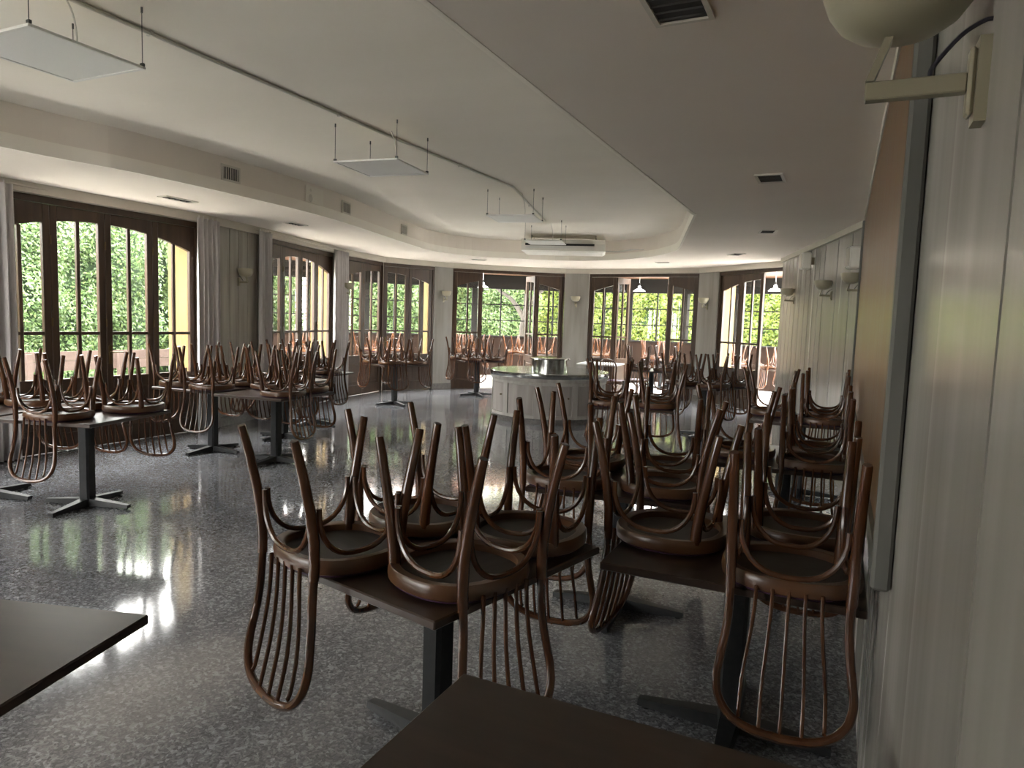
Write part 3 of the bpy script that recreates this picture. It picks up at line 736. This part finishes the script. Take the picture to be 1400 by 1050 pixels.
panel_light(-3.76, 5.16, 7, 'second suspended square light panel along the conduit')
panel_light(-3.88, 8.18, 12, 'suspended square light panel below the bend of the conduit')
panel_light(-4.52, 10.72, 14, 'suspended square light panel in front of the air conditioner')
cp = thing('conduit', 'thin pale cable conduit running along the raised ceiling', 'conduit', (0, 0, ZC - 0.013))
obj('pipe', MB().tube([(-3.80, -2.4, 0), (-3.78, 4.2, 0), (-3.78, 5.2, 0), (-3.71, 7.72, 0), (-4.42, 10.45, 0)], 0.0125, 8), M['conduit'], cp)
for x, y in ((-3.785, 1.0), (-3.785, 2.9), (-3.78, 4.6), (-3.745, 6.5), (-4.05, 9.0)):
    obj('clip', MB().box(x - 0.02, x + 0.02, y - 0.008, y + 0.008, -0.014, 0.0125), M['conduit'], cp)

ac = thing('air_conditioner', 'wide white ceiling air conditioner with a black outlet slot', 'air conditioner', (-4.86, 12.42, 2.90), radians(18))
L2_ = 0.78
obj('casing', MB().xzprism([(-L2_, 0.03), (-L2_ + 0.05, 0.0), (L2_ - 0.05, 0.0), (L2_, 0.03), (L2_, 0.24), (-L2_, 0.24)], -0.20, 0.45), M['acwhite'], ac)
fr = MB(); fr.add([(-L2_ + 0.01, -0.2005, 0.235), (L2_ - 0.01, -0.2005, 0.235), (L2_ - 0.01, -0.30, 0.15), (-L2_ + 0.01, -0.30, 0.15), (-L2_ + 0.01, -0.28, 0.02), (L2_ - 0.01, -0.28, 0.02), (L2_ - 0.01, -0.2005, 0.004), (-L2_ + 0.01, -0.2005, 0.004)],
       [(0, 3, 2, 1), (3, 4, 5, 2), (4, 7, 6, 5), (0, 7, 4, 3), (1, 2, 5, 6), (0, 1, 6, 7)])
obj('front_cover', fr, M['acwhite'], ac)
obj('outlet_slot', MB().add([(-L2_ + 0.08, -0.302, 0.148), (L2_ - 0.20, -0.302, 0.148), (L2_ - 0.20, -0.297, 0.110), (-L2_ + 0.08, -0.297, 0.110), (-L2_ + 0.08, -0.25, 0.148), (L2_ - 0.20, -0.25, 0.148), (L2_ - 0.20, -0.25, 0.110), (-L2_ + 0.08, -0.25, 0.110)],
    [(0, 3, 2, 1), (4, 5, 6, 7), (0, 1, 5, 4), (3, 7, 6, 2), (0, 4, 7, 3), (1, 2, 6, 5)]), M['blackslot'], ac)
obj('louvre', MB().add([(-L2_ + 0.09, -0.306, 0.100), (L2_ - 0.21, -0.306, 0.100), (L2_ - 0.21, -0.302, 0.060), (-L2_ + 0.09, -0.302, 0.060), (-L2_ + 0.09, -0.296, 0.100), (L2_ - 0.21, -0.296, 0.100), (L2_ - 0.21, -0.294, 0.060), (-L2_ + 0.09, -0.294, 0.060)],
    [(0, 3, 2, 1), (4, 5, 6, 7), (0, 1, 5, 4), (3, 7, 6, 2), (0, 4, 7, 3), (1, 2, 6, 5)]), M['whitemetal'], ac)
for sx in (-1, 1):
    for y in (-0.1, 0.3): obj('hanger', MB().tube([(sx * 0.6, y, 0.24), (sx * 0.6, y, 0.319)], 0.006, 6), M['wire'], ac)
obj('drain_pipe', MB().tube(catmull([(L2_, 0.0, 0.05), (L2_ + 0.25, 0.02, 0.055), (L2_ + 0.55, 0.0, 0.10), (L2_ + 0.9, 0.10, 0.115)], 4), 0.014, 8), M['conduit'], ac)

def vent(cx, cy, z, w, d, rot, label, name='ceiling_vent', vertical=None, slats=5, group='air vents'):
    e = thing(name, label, 'vent', (cx, cy, z), 0, group)
    e.rotation_euler = (0, 0, radians(rot)) if vertical is None else (radians(90), 0, radians(rot))
    f = 0.022; fr = MB()
    for x0, x1, y0, y1 in ((-w / 2, w / 2, -d / 2, -d / 2 + f), (-w / 2, w / 2, d / 2 - f, d / 2), (-w / 2, -w / 2 + f, -d / 2 + f, d / 2 - f), (w / 2 - f, w / 2, -d / 2 + f, d / 2 - f)):
        fr.box(x0, x1, y0, y1, -0.012 if vertical is None else 0, -0.0005 if vertical is None else 0.012)
    obj('frame', fr, M['vent'], e)
    zz = (-0.003, -0.0008) if vertical is None else (0.0008, 0.003)
    obj('backing', MB().box(-w / 2 + f, w / 2 - f, -d / 2 + f, d / 2 - f, *zz), M['ventdark'], e)
    for k in range(slats):
        if vertical is None:
            y = -d / 2 + f + (d - 2 * f) * (k + 0.5) / slats
            obj('slat', MB().box(-w / 2 + f, w / 2 - f, y - 0.006, y - 0.002, -0.011, -0.0032), M['ventdark'], e)
        else:
            x = -w / 2 + f + (w - 2 * f) * (k + 0.5) / slats
            obj('slat', MB().box(x - 0.006, x + 0.004, -d / 2 + f, d / 2 - f, 0.0032, 0.010), M['vent'], e)
    return e
vent(-0.67, 2.80, ZS, 0.24, 0.36, 0, 'large ceiling vent over the first wall table')
vent(-0.625, 6.22, ZS, 0.22, 0.34, 0, 'ceiling vent over the middle of the brown panel')
vent(-0.95, 9.55, ZS, 0.20, 0.32, 12, 'ceiling vent before the angled far boards')
vent(-1.71, 12.40, ZS, 0.20, 0.30, 30, 'small ceiling vent near the open far doors')
vent(-3.30, 13.85, ZS, 0.28, 0.16, 0, 'small ceiling vent above the far doorway')
vent(-6.90, 5.62, ZS, 0.16, 0.42, 0, 'ceiling vent beside the hedge window')
vent(-7.00, 7.60, ZS, 0.16, 0.36, 4, 'ceiling vent beside the oblique window')
vent(-6.95, 12.95, ZS, 0.30, 0.14, 35, 'ceiling vent over the tree doorway table')
# grilles in the tray face
def on_tray(y_target, label, w=0.20, d=0.15, z=3.065, kind='vent'):
    best = min(range(len(tray_curve) - 1), key=lambda i: abs(tray_curve[i][1] - y_target) + (100 if tray_curve[i][0] > -5.5 else 0))
    a, b = Vector(tray_curve[best]), Vector(tray_curve[best + 1]); tt = (b - a).normalized(); p = a + Vector((tt.y, -tt.x)) * 0.002
    p = p + tt * (y_target - p.y) / tt.y if abs(tt.y) > 0.3 else p
    rot = math.degrees(atan2(tt.y, tt.x))
    return p, rot
for yv, lb in ((5.55, 'square wall grille in the tray face above the grey boards'), (7.75, 'wall grille in the tray face above the oblique window'), (9.95, 'small wall grille in the tray face above the curved window')):
    p, r_ = on_tray(yv, lb); vent(p.x, p.y, 3.06, 0.26, 0.17, r_, lb, 'wall_grille', True, 7, 'tray face grilles')
p, r_ = on_tray(6.95, '')
e = thing('cover_plate', 'pale cover plate with two round outlets on the tray face', 'cover plate', (p.x, p.y, 3.06)); e.rotation_euler = (radians(90), 0, radians(r_))
obj('plate', MB().cbox(-0.20, 0.20, -0.085, 0.12, 0.0005, 0.008, 0.002), M['tray'], e)
obj('outlet', MB().lathe([(0.0001, 0.016), (0.035, 0.016), (0.045, 0.0085), (0.0455, 0.0082)], 20, -0.10, -0.03), M['vent'], e)
obj('outlet', MB().lathe([(0.0001, 0.014), (0.016, 0.014), (0.022, 0.0085), (0.0225, 0.0082)], 16, -0.10, 0.065), M['vent'], e)

# ------------------------------------------------------------------ wall lamps: plate on the wall, arm out, cup on top
SC_CACHE = {}
def sconce_meshes():
    out = []
    pl = MB(); pl.xzprism([(-0.022, -0.062), (0.022, -0.062), (0.022, 0.062), (-0.022, 0.062)], -0.016, 0.0); pl.cbox(-0.016, 0.016, -0.026, -0.0165, -0.05, 0.05, 0.004); out.append(('wall_plate', pl, 'creamdark'))
    out.append(('arm', MB().cbox(-0.012, 0.012, -0.165, -0.0265, -0.014, 0.014, 0.002), 'creamdark'))
    up = MB(); up.add([(-0.014, -0.165, 0.0145), (0.014, -0.165, 0.0145), (0.014, -0.153, 0.0145), (-0.014, -0.153, 0.0145), (-0.014, -0.140, 0.085), (0.014, -0.140, 0.085), (0.014, -0.128, 0.085), (-0.014, -0.128, 0.085)],
        [(0, 3, 2, 1), (4, 5, 6, 7), (0, 1, 5, 4), (1, 2, 6, 5), (2, 3, 7, 6), (3, 0, 4, 7)]); out.append(('bracket', up, 'creamdark'))
    prof = [(0.0001, 0.078), (0.035, 0.080), (0.062, 0.088), (0.085, 0.104), (0.1005, 0.126), (0.102, 0.128), (0.112, 0.155), (0.117, 0.185), (0.118, 0.205), (0.113, 0.205), (0.106, 0.155), (0.085, 0.115), (0.05, 0.095), (0.0001, 0.09)]
    out.append(('cup', MB().lathe(prof, 36, 0, -0.125), 'cream'))
    out.append(('cable', MB().tube(catmull([(0.004, -0.075, 0.0145), (0.004, -0.072, 0.03), (0.004, -0.04, 0.07), (0.004, -0.012, 0.088), (0.004, 0.0, 0.09)], 4), 0.0035, 6), 'cable'))
    res = []
    for nm, mb, mt in out:
        me = mb.mesh('lamp_' + nm, nm in ('cup', 'cable')); me.materials.append(M[mt]); res.append((nm, me))
    return res
SCM = sconce_meshes()
def sconce(x, y, z, facing, label):
    # facing: world direction (degrees) the arm points to
    e = thing('wall_lamp', label, 'wall lamp', (x, y, z), radians(facing + 90), 'cup shaped wall lamps')
    for nm, me in SCM: link(nm, me, None, e)
    e.scale = (0.93, 0.93, 0.93)
    return e
sconce(WX - 0.001, 1.19, 1.955, 180, 'cream cup wall lamp on the board wall beside the panel, black cable')
A, t, n, L = seg_frame(FB, FA); fdeg = math.degrees(atan2(-n.y, -n.x))
for s, zz, lb in ((0.235, 2.07, 'cream cup wall lamp on the angled boards, next to the far doors'), (0.70, 2.06, 'cream cup wall lamp in the middle of the angled boards'), (0.955, 2.07, 'cream cup wall lamp on the angled boards, next to the brown panel')):
    p = A + t * (s * L) - n * 0.003; sconce(p.x, p.y, zz, fdeg, lb)
def on_pillar(a, b, u, z, lb):
    A, t, n, L = seg_frame(a, b); p = A + t * (u * L) - n * 0.004; sconce(p.x, p.y, z, math.degrees(atan2(-n.y, -n.x)), lb)
on_pillar(outer[6], outer[7], 0.56, 2.02, 'cream cup wall lamp on the grey boards between the curtains')
on_pillar(outer[8], outer[9], 0.85, 2.02, 'cream cup wall lamp beside the curtain of the curved window')
on_pillar(outer[11], outer[12], 0.5, 2.02, 'cream cup wall lamp on the pillar left of the tree doorway'.replace('left of', 'before'))
on_pillar(outer[13], outer[14], 0.5, 2.02, 'cream cup wall lamp on the pillar between the open doorways')
on_pillar(outer[15], outer[16], 0.5, 2.02, 'cream cup wall lamp on the pillar next to the last doors')
# small loudspeakers on the angled boards
A, t, n, L = seg_frame(FB, FA); ang = atan2(t.y, t.x)
for s, zz, lb in ((0.47, 2.60, 'small grey white wall loudspeaker above the middle wall lamp'), (0.965, 2.43, 'small white wall loudspeaker above the lamp beside the brown panel')):
    p = A + t * (s * L) - n * 0.002
    e = thing('loudspeaker', lb, 'loudspeaker', (p.x, p.y, zz), ang, 'small wall loudspeakers')
    obj('bracket', MB().cbox(-0.03, 0.03, -0.05, 0.0, -0.05, 0.05, 0.004), M['creamdark'], e)
    obj('cabinet', MB().cbox(-0.085, 0.085, -0.18, -0.0505, -0.12, 0.12, 0.015), M['acwhite'], e)
    obj('front_grille', MB().cbox(-0.07, 0.07, -0.188, -0.1805, -0.10, 0.10, 0.003), M['vent'], e)

# ------------------------------------------------------------------ veranda and garden
gr = MB().box(-40, 30, -30, 60, -0.30, -0.125)
struct(obj('floor_outside', gr, M['paving']), 'pale paving outside the windows')
VO = [(-12.7, 12.2), (-11.6, 15.3), (-9.6, 17.7), (-7.0, 19.3), (-4.0, 19.6), (-1.2, 18.8), (1.0, 16.8)]
VI = [(-9.45, 12.1), (-8.75, 13.6), (-8.35, 14.1), (-6.1, 15.9), (-5.3, 16.05), (-2.6, 15.75), (-2.0, 15.3), (-0.4, 13.9)]
vfl = struct(link('floor_veranda', slab([VO + [(0.2, 13.2)] + VI[::-1]], -0.121, -0.004), M['paving']), 'bright veranda floor')
VM = [(-11.4, 12.1), (-10.5, 14.6), (-8.9, 16.4), (-6.7, 17.8), (-4.15, 18.1), (-1.9, 17.4), (0.1, 15.7)]
vr = struct(link('ceiling_veranda', slab([VO + VM[::-1]], 2.90, 3.0), M['roofwood']), 'reddish wood veranda ceiling')
vg = struct(link('ceiling_veranda_glass', fill([VM + [(0.2, 13.2)] + VI[::-1]], 2.95), M['glass']), 'glass strip of the veranda roof along the building')
for a, b in zip(VI, VI[1:]):
    pass
def veranda_bay(i, a, b):
    A, t, n, L = seg_frame(a, b)
    w = struct(link('wall_veranda_%d' % i, None)); w.location = (A.x, A.y, 0)
    def q(s0, s1, d0, d1): return [tuple(t * s + n * d) for s, d in ((s0, d0), (s1, d0), (s1, d1), (s0, d1))]
    obj('sill_wall', MB().prism(q(0, L, 0, 0.12), 0, 1.12), M['sillwood'], w)
    obj('sill', MB().prism(q(0, L, -0.04, 0.15), 1.1205, 1.16), M['darkframe'], w)
    obj('head_beam', MB().prism(q(0, L, 0, 0.12), 2.50, 2.899), M['darkframe'], w)
    obj('post', MB().prism(q(-0.08, 0.08, -0.02, 0.14), 1.161, 2.499), M['darkframe'], w)
    k = 4; pw = L / k
    for j in range(1, k): obj('mullion', MB().prism(q(j * pw - (0.05 if j == 2 else 0.018), j * pw + (0.05 if j == 2 else 0.018), 0.02, 0.09), 1.161, 2.499), M['darkframe'], w)
    for z in (1.60, 2.05): obj('glazing_bar', MB().prism(q(0.08, L, 0.035, 0.075), z - 0.014, z + 0.014), M['darkframe'], w)
    for j in range(k):
        for z0, z1 in ((1.161, 1.585), (1.615, 2.035), (2.065, 2.499)):
            p0 = t * (j * pw + 0.05) + n * 0.055; p1 = t * ((j + 1) * pw - 0.05) + n * 0.055
            obj('pane', MB().add([(*p0, z0), (*p1, z0), (*p1, z1), (*p0, z1)], [(0, 1, 2, 3)]), M['glass'], w)
for i, (a, b) in enumerate(zip(VO, VO[1:])): veranda_bay(i + 1, a, b)
for x, y, lb in ((-8.05, 15.25, 'white glass pendant lamp in the veranda behind the tree doorway'), (-4.36, 16.1, 'white glass pendant lamp in the veranda behind the middle doorway'), (-1.30, 15.3, 'white glass pendant lamp in the veranda behind the last doors')):
    e = thing('pendant_lamp', lb, 'pendant lamp', (x, y, 2.38), 0, 'white veranda pendants')
    obj('shade', MB().lathe([(0.015, 0.14), (0.035, 0.12), (0.04, 0.07), (0.11, 0.035), (0.145, 0.0), (0.140, 0.0), (0.10, 0.03), (0.03, 0.06), (0.012, 0.13)], 24), M['lampglass'], e, True)
    obj('holder', MB().lathe([(0.0001, 0.20), (0.018, 0.195), (0.022, 0.14), (0.0001, 0.138)], 12), M['darkframe'], e)
    obj('cord', MB().tube([(0, 0, 0.19), (0, 0, 0.568)], 0.004, 5), M['whitemetal'], e)

def leaves(points, size, name, matl, parent):
    # one joined mesh of folded leaf quads
    vs = []; fs = []
    for (p, nrm) in points:
        u = Vector((random.gauss(0, 1), random.gauss(0, 1), random.gauss(0, 1)))
        nn = (Vector(nrm) + u * 0.55).normalized()
        a = nn.cross(Vector((random.gauss(0, 1), random.gauss(0, 1), random.gauss(0, 1)))).normalized(); b = nn.cross(a)
        s = size * random.uniform(0.6, 1.3); k = len(vs); P = Vector(p)
        vs += [tuple(P - a * s), tuple(P + b * s * 0.45), tuple(P + a * s), tuple(P - b * s * 0.45)]
        fs.append((k, k + 1, k + 2, k + 3))
    me = bpy.data.meshes.new(name); me.from_pydata(vs, [], fs); me.update()
    o = link(name, me, matl, parent); o['kind'] = 'stuff'; return o
def hedge(a, b, h, depth, n, size, matl, label):
    A, t, nn, L = seg_frame(a, b)
    e = thing('hedge', label, 'hedge', (A.x, A.y, -0.125), 0, 'garden hedges')
    pts = []
    def bump(s, z): return 0.16 * sin(s * 2.3 + z * 1.1) + 0.12 * sin(s * 5.1 - z * 2.7 + 1) + 0.08 * sin(z * 5.3 + s)
    for _ in range(n):
        s = random.uniform(0, L); z = random.uniform(0.02, h); d = -bump(s, z) + random.uniform(-0.10, 0.12)
        p = t * s + nn * d; pts.append(((p.x, p.y, z), (-nn.x, -nn.y, 0.45)))
    for _ in range(n // 8):
        s = random.uniform(0, L); d = random.uniform(0, depth); p = t * s + nn * d
        pts.append(((p.x, p.y, h + random.uniform(-0.1, 0.15)), (0, 0, 1)))
    leaves(pts, size, 'foliage', matl, e)
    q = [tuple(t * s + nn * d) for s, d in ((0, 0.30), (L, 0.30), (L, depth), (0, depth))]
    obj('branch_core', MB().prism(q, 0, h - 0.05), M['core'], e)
    return e
hedge((-11.9, -4), (-11.9, 9.2), 3.4, 1.2, 80000, 0.038, M['leaf_hedge'], 'tall clipped green hedge facing the near window')
hedge((-12.25, 9.6), (-14.9, 16.6), 3.9, 1.2, 28000, 0.055, M['leaf_mid'], 'tall green hedge past the oblique window')
hedge((-15.2, 18.6), (-10.6, 24.6), 4.2, 1.3, 20000, 0.07, M['leaf_mid'], 'green hedge beyond the veranda corner')
hedge((-13.6, 26.6), (-1.2, 27.2), 5.0, 1.3, 30000, 0.075, M['leaf_sunlit'], 'yellow green bank of leaves beyond the veranda, coloured as sunlit')
hedge((-0.9, 25.4), (6.5, 18.9), 5.0, 1.3, 24000, 0.075, M['leaf_mid'], 'green hedge beyond the last veranda windows')
# tree behind the veranda
tx, ty = -9.25, 20.3
tr = thing('garden_tree', 'forked tree with bare lower limbs beyond the veranda windows', 'tree', (tx, ty, -0.125))
obj('trunk', MB().tube(catmull([(0, 0, 0), (0.05, 0.02, 0.8), (0.02, 0.0, 1.5), (0.10, 0.05, 2.1)], 4), [0.15 - 0.004 * k for k in range(13)], 10), M['bark'], tr, True)
br = [[(0.08, 0.04, 2.0), (0.35, 0.1, 2.5), (0.75, 0.2, 2.9), (1.2, 0.2, 3.6)], [(0.08, 0.04, 1.9), (0.02, 0.2, 2.7), (0.2, 0.2, 3.6), (0.1, 0.3, 4.4)], [(0.04, 0.0, 1.8), (-0.45, 0.1, 2.4), (-1.0, 0.1, 2.75), (-1.6, 0.2, 3.3)]]
for b_ in br:
    pts = catmull(b_, 4); obj('branch', MB().tube(pts, [0.09 - 0.005 * k for k in range(len(pts))], 8), M['bark'], tr, True)
pts = []
for _ in range(5000):
    th = random.uniform(0, 2 * pi); ph = random.uniform(0, pi); r_ = random.uniform(0.7, 1.0)
    p = (1.9 * r_ * sin(ph) * cos(th), 1.6 * r_ * sin(ph) * sin(th), 4.3 + 1.5 * r_ * cos(ph)); pts.append((p, (sin(ph) * cos(th), sin(ph) * sin(th), cos(ph))))
leaves(pts, 0.11, 'foliage', M['leaf_sunlit'], tr)
# low board parapet and white wall outside
e = thing('low_fence', 'low weathered board fence in front of the tall hedge', 'fence', (-10.25, -4, -0.125))
for z0, z1 in ((0.78, 0.92), (0.925, 1.06)): obj('board', MB().box(-0.02, 0.02, 0, 13, z0, z1), M['parapet'], e)
for k in range(10): obj('post', MB().box(0.021, 0.08, 0.3 + k * 1.36, 0.38 + k * 1.36, 0, 1.04), M['parapet'], e)
pts = []
for _ in range(9000):
    pts.append(((random.uniform(-0.5, 0.1), random.uniform(0, 13), random.uniform(0.02, 0.55)), (0.4, 0, 0.9)))
e = thing('shrub_strip', 'low green planting under the board fence', 'shrubs', (-10.4, -4, -0.125))
leaves(pts, 0.05, 'foliage', M['leaf_hedge'], e)
e = thing('garden_wall', 'low whitish garden wall outside the oblique window', 'wall', (-11.2, 9.1, -0.125))
A, t, n, L = seg_frame((0, 0), (-2.2, 6.0))
obj('wall_body', MB().prism(quad((0, 0), (-2.2, 6.0), 0, 0.2), 0, 0.95), M['whitewall'], e); obj('coping', MB().prism(quad((0, 0), (-2.2, 6.0), -0.03, 0.23), 0.9505, 1.0), M['whitewall'], e)
